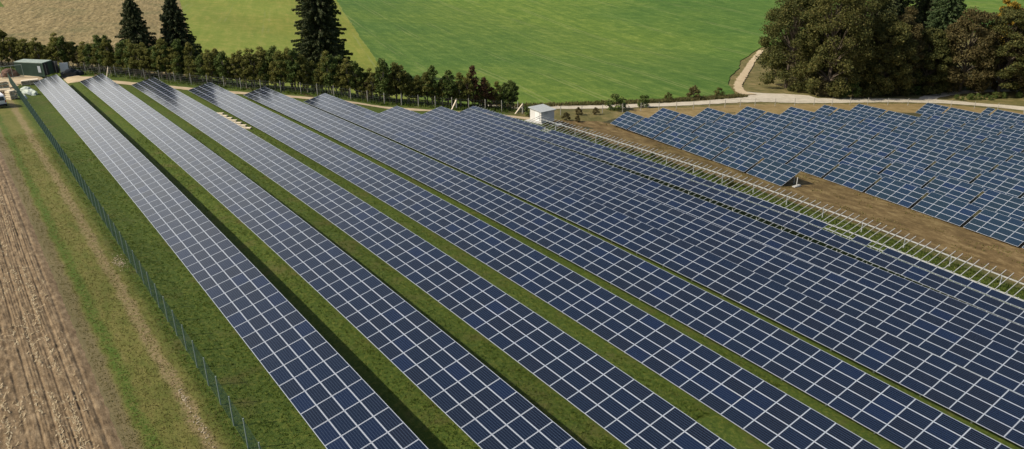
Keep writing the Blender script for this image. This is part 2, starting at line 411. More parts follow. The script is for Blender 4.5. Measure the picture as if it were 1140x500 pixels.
rng = random.Random(5)
def inside(poly, x, y):
    c = False; n = len(poly); j = n - 1
    for i in range(n):
        xi, yi = poly[i]; xj, yj = poly[j]
        if (yi > y) != (yj > y) and x < (xj - xi) * (y - yi) / (yj - yi) + xi: c = not c
        j = i
    return c
def drape(name, poly, cell, dz, mat, jit=.3, kind='structure'):
    pts = []; n = len(poly)
    for i in range(n):
        a = poly[i]; b = poly[(i + 1) % n]; d = math.hypot(b[0] - a[0], b[1] - a[1]); k = max(1, int(d / cell))
        nx_, ny_ = -(b[1] - a[1]) / d, (b[0] - a[0]) / d
        for q in range(k):
            t = q / k; x = a[0] + (b[0] - a[0]) * t; y = a[1] + (b[1] - a[1]) * t
            j = noise.noise(Vector((x * .6, y * .6, 3.1))) * jit * 2
            pts.append((x + nx_ * j, y + ny_ * j))
    nb = len(pts); edges = [(i, (i + 1) % nb) for i in range(nb)]
    x0 = min(q[0] for q in pts); x1 = max(q[0] for q in pts); y0 = min(q[1] for q in pts); y1 = max(q[1] for q in pts)
    x = math.ceil(x0 / cell) * cell
    while x < x1:
        y = math.ceil(y0 / cell) * cell
        while y < y1:
            if inside(pts, x, y): pts.append((x + .013, y + .007))
            y += cell
        x += cell
    vs, es, fs, *_ = delaunay_2d_cdt([Vector(q) for q in pts], edges, [], 1, 1e-4)
    V = [(v.x, v.y, gz(v.x, v.y) + dz) for v in vs]
    me = bpy.data.meshes.new(name); me.from_pydata(V, [], [tuple(f) for f in fs]); me.materials.append(mat)
    bm = bmesh.new(); bm.from_mesh(me); bmesh.ops.recalc_face_normals(bm, faces=bm.faces)
    if bm.faces and sum(f.normal.z for f in bm.faces) < 0: bmesh.ops.reverse_faces(bm, faces=bm.faces)
    for f in bm.faces: f.smooth = True
    bm.to_mesh(me); bm.free(); me.update()
    return struct(link(name, me), kind)
def ribbon(name, pts, dz, mat, step=1.0, jit=.25):
    P = []
    for (x0, y0, w0), (x1, y1, w1) in zip(pts, pts[1:]):
        k = max(1, int(math.hypot(x1 - x0, y1 - y0) / step))
        for q in range(k):
            t = q / k; P.append((x0 + (x1 - x0) * t, y0 + (y1 - y0) * t, w0 + (w1 - w0) * t))
    P.append(pts[-1])
    P = np.array(P)
    for _ in range(6):                                   # round the corners
        P[1:-1] = (P[:-2] + 2 * P[1:-1] + P[2:]) / 4
    mb = MB(); K = 4
    rows = []
    for i in range(len(P)):
        a = P[max(i - 1, 0)]; b = P[min(i + 1, len(P) - 1)]; d = b - a; l = math.hypot(d[0], d[1]); nx_, ny_ = -d[1] / l, d[0] / l
        row = []
        for k in range(K + 1):
            s_ = (k / K * 2 - 1) * P[i][2]
            if k in (0, K): s_ += noise.noise(Vector((P[i][0] * .8, P[i][1] * .8, k))) * jit * 2
            x = P[i][0] + nx_ * s_; y = P[i][1] + ny_ * s_
            row.append(len(mb.v)); mb.v.append((x, y, gz(x, y) + dz))
        rows.append(row)
    for a, b in zip(rows, rows[1:]):
        for k in range(K): mb.f.append((a[k + 1], a[k], b[k], b[k + 1])); mb.m.append(0)
    o = mb.build(name, mat)
    me = o.data; bm = bmesh.new(); bm.from_mesh(me)
    if sum(f.normal.z for f in bm.faces) < 0: bmesh.ops.reverse_faces(bm, faces=bm.faces)
    for f in bm.faces: f.smooth = True
    bm.to_mesh(me); bm.free()
    return struct(o)

drape('maize_field', [(20, 184), (38, 164), (44, 162), (55, 202.7), (89, 351.7), (104, 420), (-220, 430), (-220, 190), (-30, 215), (2, 194)], 4, .12, M['maize'], .2)
drape('pale_meadow', [(38, 164), (45, 152), (54, 144), (64, 134), (72, 133), (78, 134), (93, 180), (117, 246), (157, 356), (180, 420), (97, 420), (83.3, 351.7), (49, 202.7)], 4, .15, M['pale'], 0)
drape('meadow', [(72, 133), (80, 127), (90, 127.6), (100, 123), (107.4, 120.8), (123.7, 117.3), (136, 116.4), (145, 116.5), (149.5, 120.5), (157.5, 129), (168, 137), (186, 149), (200, 160), (225, 172),
                 (260, 165), (300, 140), (420, 120), (600, 90), (700, 430), (176, 420), (153, 357), (112.8, 247.4), (88.3, 181.2)], 4, .18, M['meadow'], .35)
ribbon('dirt_road', [(82, 128, 1.2), (90.3, 124.6, 1.5), (100.4, 120, 1.6), (107.4, 117.6, 1.7), (123.7, 114, 1.8), (136.3, 112.6, 2.0), (146.5, 111.6, 2.6), (154.6, 108.5, 3.0), (166.7, 103.8, 2.4), (180.7, 98.9, 2.3),
                     (192, 93, 2.8), (199, 84.5, 2.2), (203.5, 75, 2.0), (207, 62, 2.0), (209, 40, 2.0)], .060, M['road'])
drape('road_junction', [(143, 113), (149, 115.5), (149.5, 119), (152.5, 121), (154, 118), (158, 114.5), (164, 110), (163, 104), (150, 108)], 1.5, .075, M['road'], .5)
ribbon('field_path', [(149.5, 116, 2.0), (151, 120, 1.2), (158.5, 126.8, 1.0), (169, 134.3, 1.05), (187, 146.6, .9), (201, 156.5, .9), (220, 168, .8)], .22, M['sand'])
ribbon('forest_path', [(190, 95.5, 2.0), (197, 98.2, 1.6), (205, 97.5, 1.5), (213, 93.5, 1.4), (222, 86, 1.3)], .090, M['road'])
FEN = [(8.3, 187), (19, 178.5), (26, 169.5), (34, 157.5), (43, 147), (51.5, 139.5), (63, 129), (74, 123.6), (85.8, 119.2)]
ribbon('access_path', [(12, 171, 2.0), (19.5, 168, 1.9), (23.5, 163.5, 1.5), (30.5, 154.5, 1.3), (40, 143.6, 1.3), (48.6, 136.4, 1.2), (60, 126.4, 1.2), (70.5, 120.4, 1.0), (79, 116.5, 1.2), (84.5, 111.5, 1.6)], .055, M['sand'])
drape('sandy_yard', [(-12, 186), (2, 184), (10, 180.5), (18, 176), (24, 168), (21, 164.5), (14, 166.8), (9.6, 166), (8.6, 160), (7.6, 152), (2, 149), (-12, 152)], 1.5, .050, M['sand'], .8)
drape('bare_soil', [(83.5, 106), (88, 111), (96, 108), (101, 100), (104, 60), (99, 20), (95, -5), (86, -5), (86.5, 20), (84.5, 45), (82.8, 75)], 1.2, .045, M['baresoil'], .5)
drape('bare_soil_verge', [(104, 108), (110, 114), (123, 110.5), (140, 108.5), (153, 104.5), (170, 98.5), (186, 92), (196, 80), (199, 62), (190, 60), (180, 80), (160, 93), (140, 99)], 2, .040,
      mk('dry_brown_verge', [(.3, (.16, .12, .04)), (.5, (.27, .19, .075)), (.7, (.38, .28, .13))], .5, (1, 1, 1), 0, .6, .1), .5)

drape('gap_shade_soil', [(90, 106), (103, 109), (120, 106), (137, 104), (150, 101), (165, 95.5), (180, 88.5), (190, 78), (193, 60), (190, 20), (150, -20), (95, -20), (96, 20), (95, 60), (91, 85)], 2.5, .030,
      mk('painted_gap_shade', [(.34, (.030, .034, .012)), (.5, (.065, .060, .024)), (.66, (.12, .10, .042))], .6, (1, 1, 1), 0, .6, .1), .5)  # dark drape paints the shade between the right-hand rows into the ground
# ploughed field on the left, with real clods and furrows
def soil_z(x, y):
    f = .014 * math.sin(x * 8.4 + 1.3 * noise.noise(Vector((x * .3, y * .08, 0)))) * (.6 + .8 * noise.noise(Vector((x * .2, y * .1, 7))))
    c = .10 * max(0, noise.noise(Vector((x * 1.7, y * 1.3, 1)))) + .13 * max(0, noise.noise(Vector((x * 3.4, y * 2.6, 4))))
    if x > -1.5: f += -.06 * max(0, math.sin((x + 1.5) * 9.0)) ** 3
    e = sst(3.1, 2.0, x) if False else (1 - sst(1.8, 3.1, x))
    w_ = sst(-1.6, -.2, x) * (1 - sst(1.6, 2.3, x))
    g = .017 * math.sin((x + .12 * math.sin(y * .11)) * 36.0) * w_ * (.4 + .9 * abs(noise.noise(Vector((x * .8, y * .25, 12)))) * 2)
    return gz(x, y) + .02 + (f + c + g + .05) * e - .04 * (1 - e)
sheet('ploughed_field', np.concatenate([np.arange(-60, -18, 2.), np.arange(-18, -4, .14), np.arange(-4, 3.3, .042)]), np.concatenate([np.arange(20, 34, 1.), np.arange(34, 75, .22), np.arange(75, 135, .6)]), soil_z, M['soil'])

# ------------------------------------------------------------------ solar modules
A, B = 1.7189, 1.01
def module_geo(v, f, mi, uv, o, ax, ay, az, la=A - .02, lb=B - .012, th=.04):
    """one module as a box: o corner, ax up-slope, ay along the row, az normal"""
    n = len(v)
    P = [o, o + ax * lb, o + ax * lb + ay * la, o + ay * la]
    v += [tuple(q - az * th) for q in P] + [tuple(q) for q in P]
    for q, m_ in (((0, 3, 2, 1), 1), ((4, 5, 6, 7), 0), ((0, 1, 5, 4), 1), ((1, 2, 6, 5), 1), ((2, 3, 7, 6), 1), ((3, 0, 4, 7), 1)):
        f.append(tuple(n + k for k in q)); mi.append(m_)
        uv += [(0, 0), (1, 0), (1, 1), (0, 1)] if m_ == 0 else [(0, 0)] * 4
def finish_modules(name, v, f, mi, uv):
    me = bpy.data.meshes.new(name); me.from_pydata(v, [], f)
    me.materials.append(M['panel']); me.materials.append(M['alu'])
    me.polygons.foreach_set('material_index', mi)
    ul = me.uv_layers.new(name='UVMap'); ul.data.foreach_set('uv', np.array(uv, dtype=np.float32).ravel()); me.update()
    return me
v, f, mi, uv = [], [], [], []
module_geo(v, f, mi, uv, Vector((0, 0, 0)), Vector((1, 0, 0)), Vector((0, 1, 0)), Vector((0, 0, 1)))
MODULE = finish_modules('solar_module', v, f, mi, uv)
MODULE_SHEEN = MODULE.copy(); MODULE_SHEEN.name = 'sheen_module'; MODULE_SHEEN.materials[0] = M['panel_sheen']
ORD = ['first', 'second', 'third', 'fourth', 'fifth', 'sixth', 'seventh', 'eighth', 'ninth', 'tenth', 'eleventh', 'twelfth', 'thirteenth', 'fourteenth', 'fifteenth', 'sixteenth', 'seventeenth', 'eighteenth', 'nineteenth', 'twentieth']

def pixel(P):
    d = Vector(P) - Vector((0, 0, ZC)); z = d.dot(fw)
    if z <= 1: return None
    return 570 + F_PX * d.dot(r2) / z, CY - F_PX * d.dot(u2) / z, z
def in_frame(P, m=6):
    q = pixel(P)
    return q is not None and -m < q[0] < 1140 + m and -m < q[1] < 500 + m

def frame_of(ox, ay, tilt_dir, tilt):
    """matrix columns for a table whose row axis is ay (3-D) and whose slope rises toward tilt_dir (horizontal)"""
    ax = (Vector(tilt_dir) * math.cos(tilt) + Vector((0, 0, math.sin(tilt))))
    ay = (ay - ax * ay.dot(ax)).normalized()
    return ax, ay, ax.cross(ay)

TILT = 0.2141
MAIN = [  # x of low edge, row phase, far end, height trim
    (11.65, 37.545, 164.9, 0, 'palest panel row, nearest to the green fence and the container'),
    (18.79, 35.183, 162.6, 0, 'second panel row from the green fence, beside the broad dark shadow strip'),
    (25.95, 31.033, 154.5, 0, 'third panel row from the green fence, left of the timber planks'),
    (33.27, 25.180, 146.3, 0, 'fourth panel row from the green fence, right of the timber planks'),
    (40.44, 20.824, 138.0, 0, 'fifth panel row from the green fence, right of the row beside the planks'),
    (47.63, 21.809, 128.6, 0, 'sixth panel row from the green fence, its far end mirroring the tall spruce'),
    (54.55, 24.23, 115.2, 6, 'seventh panel row from the green fence, last before the rows seem to merge'),
    (61.90, 29.4, 113.2, 7, 'eighth panel row from the green fence, second to the left of the bare mounting rails'),
    (69.10, 29.0, 114.4, 8, 'half-finished panel row missing modules, beside the bare mounting rails'),
]
GMAIN = 'long rows of solar panels standing in the grass'
HIG = [0, 1, 2, 3]
for ri, (x0, ph, yf, trim, lab) in enumerate(MAIN):
    last = ri == 8
    n0 = -int((ph - 5) / A)                      # near end, towards the camera
    n1 = round((yf - ph) / A)
    ym = 60.0
    base = Vector((x0, ym, gz(x0, ym)))
    root = empty('solar_panel_row', base, lab, 'solar panel row', GMAIN)
    def lowz(y): return low(x0, y) + (float(np.interp(y, (20, 115), (0, -.3))) if trim == 6 else float(np.interp(y, (27, 113), (-.1, .4))) if trim == 7 else 0)
    cand = []
    for n in range(n0, n1):
        y = ph + n * A
        o0 = Vector((x0, y, lowz(y))); o1 = Vector((x0, y + A, lowz(y + A)))
        ax, ay, az = frame_of(None, (o1 - o0), (1, 0, 0), TILT)
        for j in range(4):
            if last:
                if j == 0: continue
                if j == 3 and (40.5 < y < 43.0 or 36.5 < y < 39.0 or 92 < y < 94): continue
            off = j * B + (.13 if last and j == 3 else 0)
            o = o0 + ax * off
            # a human hand: tiny differences in seating
            hsh = math.sin(n * 12.9898 + j * 78.233 + ri * 37.7) * 43758.5453; hsh -= math.floor(hsh)
            e = (hsh - .5) * .006
            az2 = (az + ax * e + ay * (e * .7)).normalized(); ax2 = (ax - az2 * ax.dot(az2)).normalized(); ay2 = az2.cross(ax2)
            cand.append((o, ax2, ay2, az2))
    def score(c):
        q = pixel(c[0] + c[1] * .5 + c[2] * .85)
        if q is None or not (0 < q[0] < 1140 and 0 < q[1] < 500): return -1
        return 1.0 / q[2]
    cand.sort(key=score, reverse=True)
    for (o, ax, ay, az) in cand[:100]:
        c = link('solar_module', MODULE, root)
        q = o - base
        c.matrix_local = Matrix(((ax.x, ay.x, az.x, q.x), (ax.y, ay.y, az.y, q.y), (ax.z, ay.z, az.z, q.z), (0, 0, 0, 1)))
    v, f, mi, uv = [], [], [], []
    for (o, ax, ay, az) in cand[100:]: module_geo(v, f, mi, uv, o - base, ax, ay, az)
    c = link('solar_module', finish_modules('solar_modules_far', v, f, mi, uv), root); c['kind'] = 'stuff'
    # carriers: rails along the row, rafters, posts in the ground
    mb = MB(); yA, yB = ph + n0 * A, ph + n1 * A
    ys_ = np.arange(yA + .4, yB, 2 * A)
    ax = Vector((math.cos(TILT), 0, math.sin(TILT)))
    for s_ in (1.5 if last else .55, 3.5):
        prev = None
        for y in np.append(ys_, yB - .2):
            q = Vector((x0, y, lowz(y))) + ax * s_ - Vector((0, 0, .10)) - base
            if prev is not None: mb.bar(prev, q, .06, .09)
            prev = q
    for y in ys_:
        for s_ in (1.5 if last else .55, 3.5):
            q = Vector((x0, y, lowz(y))) + ax * s_ - Vector((0, 0, .16)); g = Vector((q.x, q.y, gz(q.x, q.y) - .3))
            mb.bar(g - base, q - base, .09, .09)
    mb.build('support_frame', M['galv'], root)
    if last:   # bare carrier bars where modules are still missing
        mb = MB()
        n = 0; y = 5.0
        while y < yB - .5:
            for dy in (.42, 1.17):
                a = Vector((x0, y + dy, lowz(y + dy))) - Vector((0, 0, .05)) - base
                mb.bar(a + ax * .30, a + ax * 1.10, .04, .05)
                mb.bar(a + ax * 3.0, a + ax * 4.55, .045, .05)
            y += A
        mb.build('carrier_bars', M['galv'], root)

# ------------------------------------------------------------------ bare mounting frame (no modules yet)
x0 = 78.8; base = Vector((x0, 60, gz(x0, 60)))
root = empty('mounting_frame', base, 'bare row of pale mounting rails and cross bars without any modules', 'mounting frame')
ax = Vector((math.cos(TILT), 0, math.sin(TILT)))
def mz(y): return low(x0, y) - .25
for s_, nm in ((.0, 'lower_rail'), (2.45, 'upper_rail')):
    mb = MB(); prev = None
    for y in np.arange(8, 107.5, 1.8):
        q = Vector((x0, y, mz(y))) + ax * s_ - base
        if prev is not None: mb.bar(prev, q, .11, .10)
        prev = q
    mb.build(nm, M['pale_bar'], root)
bars = []
y = 8.0
while y < 106:
    for dy in (.42, 1.17): bars.append(y + dy)
    y += A
mb0 = MB(); mb0.bar(ax * -.15, ax * 3.45, .055, .06)
BARME = mb0.mesh('cross_bar', M['pale_bar'])
bars.sort(key=lambda y: (0 if in_frame((x0, y, mz(y))) else 1, y))
rest = MB()
for i, y in enumerate(bars):
    q = Vector((x0, y, mz(y) + .10)) - base
    if i < 100:
        c = link('cross_bar', BARME, root); c.location = q
    else: rest.bar(q + ax * -.15, q + ax * 3.45, .055, .06)
c = rest.build('cross_bar', M['pale_bar'], root); c['kind'] = 'stuff'
for y in np.arange(9, 106, 5.16):
    for s_ in (.0, 2.45):
        mb = MB(); q = Vector((x0, y, mz(y))) + ax * s_
        mb.bar(Vector((q.x, q.y, gz(q.x, q.y) - .3)) - base, q - base - Vector((0, 0, .07)), .10, .10)
        mb.build('support_post', M['galv'], root)

# ------------------------------------------------------------------ tables of the right-hand field
RX0, RZ0, RT, RS, RY, RG, RP, RD, RC = 83.2089, -39.8413 + ZC, .44175, -.031104, -.121826, .40561, 9.3641, -.82348, -.37037
def rpos(r, s, wj=0.0):
    w_ = wj * math.cos(RT) + r * RP
    return Vector((RX0 + w_ * math.cos(RY) - s * math.sin(RY), s * math.cos(RY) + w_ * math.sin(RY),
                   RZ0 + RD * r + RS * (s - 60) + RC * ((s - 60) / 50) ** 2 + wj * math.sin(RT)))
RFAR = [105.3, 107, 106, 104, 102, 101, 101, 91.5, 97, 89, 80, 72, 64]
PH = {0: 70.692 , 1: 57.431, 2: 62.764}
GR = 'tables of solar panels in the right-hand field'
tdir = (math.cos(RY), math.sin(RY), 0)
PER = 4 * A + RG
ntab = 0
for r in range(13):
    ph = PH.get(r, 60 + (r * 2.9) % 7.0)
    # table k covers s from top(k) down to top(k)-4A ; top(k)=ph-k*PER
    kmin = -int(math.ceil((RFAR[r] - ph) / PER)); kmax = 0 if r == 0 else int((ph - (-2)) / PER)
    tabs = []
    for k in range(kmin, kmax + 1):
        top = ph - k * PER; cols = 4
        while top > RFAR[r] + .3 and cols > 0: top -= A; cols -= 1
        if cols < 1: continue
        tabs.append((top, cols))
    lastr = r
    vis = 0
    for ti, (top, cols) in enumerate(tabs):
        bot = top - cols * A
        jig = math.sin(r * 5.3 + ti * 2.1) * .02
        o0 = rpos(r, bot); o1 = rpos(r, top); o0.z += jig; o1.z += jig
        L_ = (o1 - o0).length; dirv = (o1 - o0).normalized()
        axv, ayv, azv = frame_of(None, dirv, tdir, RT)
        # table axis runs +s ; modules laid from o0 on
        mid = rpos(r, bot + cols * A / 2, 2 * B)
        base = Vector((o0.x, o0.y, gz(o0.x, o0.y)))
        rn = 'front row' if r == 0 else ORD[r] + ' row back'
        if ti == 0: wh = 'nearest the road'
        elif ti == len(tabs) - 1 and r == 0: wh = 'by the lone post'
        else: wh = ORD[ti] + ' from the road'
        if r > 0 and 0 < ti < len(tabs): wh = ORD[ti] + ' from the road'
        root = empty('solar_panel_table', base, 'panel table, ' + rn + ' of right-hand field, ' + wh, 'solar panel table', GR)
        for n in range(cols):
            for j in range(4):
                o = o0 + dirv * (n * A) + axv * (j * B)
                hsh = math.sin(n * 12.9898 + j * 78.233 + r * 37.7 + ti * 3.1) * 43758.5453; hsh -= math.floor(hsh)
                e = (hsh - .5) * .012
                az2 = (azv + axv * e - ayv * e).normalized(); ax2 = (axv - az2 * axv.dot(az2)).normalized(); ay2 = az2.cross(ax2)
                q = o - base
                c = link('solar_module', MODULE_SHEEN, root)
                c.matrix_local = Matrix(((ax2.x, ay2.x, az2.x, q.x), (ax2.y, ay2.y, az2.y, q.y), (ax2.z, ay2.z, az2.z, q.z), (0, 0, 0, 1)))
        mb = MB()
        for s_ in (.7, 3.3):
            mb.bar(o0 + axv * s_ - azv * .10 + dirv * .1 - base, o0 + axv * s_ - azv * .10 + dirv * (cols * A - .15) - base, .07, .09)
        for t in (.6, cols * A - .7):
            mb.bar(o0 + axv * .2 - azv * .18 + dirv * t - base, o0 + axv * 3.9 - azv * .18 + dirv * t - base, .07, .09)
            for s_ in (.7, 3.3):
                q = o0 + axv * s_ - azv * .22 + dirv * t
                mb.bar(Vector((q.x, q.y, gz(q.x, q.y) - .3)) - base, q - base, .10, .10)
        mb.build('support_frame', M['galv'], root)
# the lone post on its block at the near end of the front table
q = rpos(0, 63.2, 2.6 * 1.0); g = gz(q.x, q.y)
root = empty('post_on_block', (q.x, q.y, g), 'lone pale post on a flat concrete block at the open end of the front table', 'post')
mb = MB(); mb.box(-.05, .05, -.05, .05, .22, q.z - g - .1); mb.build('post', M['pale_bar'], root)
mb = MB(); mb.box(-.7, .7, -.25, .25, -.05, .22); mb.build('concrete_block', M['concrete'], root, .02)

# ------------------------------------------------------------------ fences
def fence(name, pts, spacing, h, label, mat_post, mat_wire, vstep, hstep, wire, postw, extra=None):
    P = []
    acc = 0.0
    base = Vector((pts[0][0], pts[0][1], gz(*pts[0])))
    root = empty(name, base, label, 'fence')
    for (a, b) in zip(pts, pts[1:]):
        d = math.hypot(b[0] - a[0], b[1] - a[1]); k = max(1, round(d / spacing))
        for q in range(k): P.append((a[0] + (b[0] - a[0]) * q / k, a[1] + (b[1] - a[1]) * q / k))
    P.append(pts[-1])
    me = None
    mb = MB(); mb.box(-postw / 2, postw / 2, -postw / 2, postw / 2, -.2, h + .05); pm = mb.mesh('post', mat_post)
    for i, (x, y) in enumerate(P):
        c = link('post', pm, root); c.location = Vector((x, y, gz(x, y))) - base
    V = []; F = []
    def addbar(a, b, wd):
        d = (b - a); sd = Vector((-d.y, d.x, 0))
        if sd.length < 1e-4: sd = Vector((1, 0, 0)); s2 = Vector((0, 1, 0))
        else: sd.normalize(); s2 = Vector((0, 0, 1))
        n = len(V)
        for e in (a, b):
            for sx, sz in ((-1, -1), (1, -1), (1, 1), (-1, 1)):
                V.append(tuple(e + sd * sx * wd / 2 + s2 * sz * wd / 2 - base))
        for k in range(4): F.append((n + k, n + (k + 1) % 4, n + 4 + (k + 1) % 4, n + 4 + k))
    for (a, b) in zip(P, P[1:]):
        A0 = Vector((a[0], a[1], gz(*a))); B0 = Vector((b[0], b[1], gz(*b)))
        z = .06
        while z <= h + 1e-3:
            addbar(A0 + Vector((0, 0, z)), B0 + Vector((0, 0, z)), wire * 1.2 if z < h - hstep else wire * 1.6)
            z += hstep
        if vstep:
            L_ = (B0 - A0).length; k = int(L_ / vstep)
            for q in range(1, k):
                c = A0 + (B0 - A0) * (q / k); addbar(c + Vector((0, 0, .06)), c + Vector((0, 0, h)), wire)
    link('wire_mesh', np_mesh('wire_mesh', V, F, mat_wire), root)
    return root
fence('mesh_fence', [(8.3, 22), (8.3, 168)], 2.45, 1.95, 'long green wire mesh fence between the mown track and the first panel row', M['post'], M['wire_green'], .05, .2, .0036, .06)
fence('wire_fence', [(19.5, 178.0), (26, 169.5), (34, 157.5), (43, 147), (51.5, 139.5), (63, 129), (74, 123.6), (85.8, 119.2)], 3.3, 2.1, 'far wire fence with grey posts in front of the hedge trees', M['postwood'], M['wire_grey'], .5, .35, .008, .11)
fence('road_fence', [(88, 115.5), (106, 112.0), (123, 109), (140, 106.8), (155, 102.5), (168, 97.5), (182, 91), (193, 80.5), (198, 66), (201, 45)], 4.5, 1.7, 'thin wire fence with slim pale posts between the dirt road and the right-hand tables', M['postwood'], M['wire_grey'], 0, .8, .008, .09)
# raking struts
def strut(name, a, b, wd, label):
    base = Vector((a[0], a[1], gz(a[0], a[1])))
    root = empty(name, base, label, 'brace')
    mb = MB(); mb.bar((0, 0, .0), Vector((b[0], b[1], gz(b[0], b[1]) + b[2])) - base, wd, wd); mb.build('beam', M['wood'], root)
    mb = MB(); e = Vector((b[0], b[1], gz(b[0], b[1]))) - base
    mb.bar(e + Vector((0, 0, -.2)), e + Vector((0, 0, b[2] + .25)), wd * .8, wd * .8); mb.build('upright', M['postwood'], root)
strut('fence_brace', (73.2, 122.4), (74.6, 123.0, 1.7), .20, 'light wooden raking beam propping the far fence behind the eighth panel row')
strut('fence_brace', (83.9, 117.4), (86.2, 118.2, 1.8), .22, 'light wooden raking beam propping the fence corner beside the white hut')
strut('fence_brace', (24.2, 168.6), (24.9, 169.3, 1.9), .12, 'thin pale prop against the far fence behind the second panel row')

# ------------------------------------------------------------------ trees
def leaves(rs, centers, radii, per, size, flat=1.0, shell=.55):
    """leaf quads scattered in ellipsoidal lobes; returns V,F arrays"""
    Vs = []
    for (c, r) in zip(centers, radii):
        n = per if not hasattr(per, '__call__') else per(r)
        d = rs.normal(size=(n, 3)); d /= np.linalg.norm(d, axis=1)[:, None]
        rad = shell + (1 - shell) * rs.random(n) ** .7
        pos = np.array(c) + d * rad[:, None] * np.array(r) * (1 + .12 * rs.normal(size=(n, 1)))
        nrm = d * .6 + rs.normal(size=(n, 3)) * .7 + np.array([0, 0, .35]); nrm /= np.linalg.norm(nrm, axis=1)[:, None]
        t = np.cross(nrm, rs.normal(size=(n, 3))); t /= np.linalg.norm(t, axis=1)[:, None] + 1e-9
        b = np.cross(nrm, t)
        s = size * (.45 + 1.1 * rs.random((n, 1)) ** 1.6)
        q = np.stack([pos - t * s * .5, pos + b * s * .33, pos + t * s * .5, pos - b * s * .33], 1)
        Vs.append(q.reshape(-1, 3))
    V = np.concatenate(Vs); F = np.arange(len(V)).reshape(-1, 4)
    return V, F
def deciduous(seed, H, Rc, trunk_h, leafmat, leaf=.42, nl=26, per=420, bark='bark', narrow=1.0, lowfill=True, layered=False, lobe=(.30, .16), shell=.35):
    rs = np.random.RandomState(seed)
    tb = MB()
    th = H * .62
    bend = [(rs.normal() * .03 * H * t, rs.normal() * .03 * H * t, th * t) for t in np.linspace(0, 1, 6)]
    bend[0] = (0, 0, -.3)
    r0 = H * .017 + .03
    tb.tube(bend, [r0 * (1 - .75 * i / 5) for i in range(6)], 7)
    cs, rr_ = [], []
    for k in range(nl):
        zf = (k + .5) / nl
        z = trunk_h + (H - trunk_h) * zf * .93
        prof = math.sin(math.pi * min(1, (.20 + .80 * zf)) ** .9) ** .6 if not lowfill else math.sqrt(max(0.05, 1 - (abs(zf - .36) / .66) ** 2.2))
        R_ = Rc * prof * narrow
        a = k * 2.399 + rs.random() * .8
        lr = Rc * (lobe[0] + lobe[1] * rs.random()) * (.75 + .35 * prof)
        rd = max(0, R_ - lr * .8) * (.75 + .35 * rs.random() if nl < 60 else .62 + .48 * rs.random() ** .6)
        c = (math.cos(a) * rd, math.sin(a) * rd, z + rs.normal() * .04 * H)
        cs.append(c); rr_.append((lr, lr, lr * (.45 if layered else .78)))
        if k % 2 == 0:
            s0 = bend[min(5, 1 + int(zf * 4))]
            tb.tube([s0, ((s0[0] + c[0]) / 2, (s0[1] + c[1]) / 2, (s0[2] + c[2]) / 2 + .02 * H), c], [r0 * .4, r0 * .22, r0 * .06], 5, cap=False)
    V, F = leaves(rs, cs, rr_, per, leaf, shell=shell)
    V[:, 2] = np.maximum(V[:, 2], .15)
    return tb.mesh('trunk', M[bark]), np_mesh('crown', V, F, M[leafmat])
def spruce(seed, H, Rb, leafmat='leaf_dark', dens=1.0, base_z=.6, power=.85):
    rs = np.random.RandomState(seed)
    tb = MB(); tb.tube([(0, 0, -.3), (0, 0, H * .5), (0, 0, H)], [H * .016 + .05, H * .009, .02], 7)
    Vs = []
    z = base_z
    while z < H * .985:
        R_ = Rb * (1 - z / H) ** power * (.86 + .28 * rs.random()) + .12
        nb = int(9 + 5 * (1 - z / H))
        ph = rs.random() * 6.28
        for k in range(nb):
            a = ph + 6.283 * k / nb + rs.normal() * .16
            L_ = R_ * (.72 + .42 * rs.random())
            dx, dy = math.cos(a), math.sin(a)
            m_ = max(8, int(L_ * 48 * dens))
            t = rs.random(m_) ** .75
            droop = -.38 * L_ * t ** 1.3 + .16 * L_ * t ** 3
            wd = (.16 + .32 * L_ * (1 - t) * .55)
            side = rs.normal(size=m_) * wd * .5
            px_ = dx * L_ * t - dy * side; py_ = dy * L_ * t + dx * side
            pz_ = z + droop - rs.random(m_) * .22 * (1 + .2 * L_) - np.abs(side) * .25
            pos = np.stack([px_, py_, pz_], 1)
            s = (.20 + .18 * rs.random((m_, 1))) * (.8 + .02 * H)
            tdir_ = np.stack([dx + rs.normal(size=m_) * .45, dy + rs.normal(size=m_) * .45, -.45 + rs.normal(size=m_) * .35], 1)
            tdir_ /= np.linalg.norm(tdir_, axis=1)[:, None]
            bdir = np.cross(tdir_, rs.normal(size=(m_, 3))); bdir /= np.linalg.norm(bdir, axis=1)[:, None]
            q = np.stack([pos - tdir_ * s * .5, pos + bdir * s * .24, pos + tdir_ * s * .6, pos - bdir * s * .24], 1)
            Vs.append(q.reshape(-1, 3))
            if k % 2 == 0 and L_ > .8:
                tb.tube([(0, 0, z), (dx * L_ * .5, dy * L_ * .5, z - .12 * L_), (dx * L_ * .9, dy * L_ * .9, z - .22 * L_)], [.05, .03, .012], 4, cap=False)
        z += (.30 + .34 * (1 - z / H)) * (.7 + .02 * H)
    V = np.concatenate(Vs); F = np.arange(len(V)).reshape(-1, 4)
    return tb.mesh('trunk', M['bark']), np_mesh('crown', V, F, M[leafmat])
def plant_tree(name, meshes, x, y, s, label, cat, group=None, rz=0, sz=None):
    root = empty(name, (x, y, gz(x, y)), label, cat, group, rz)
    root.scale = (s, s, sz or s)
    link('trunk', meshes[0], root); link('crown', meshes[1], root)
    return root

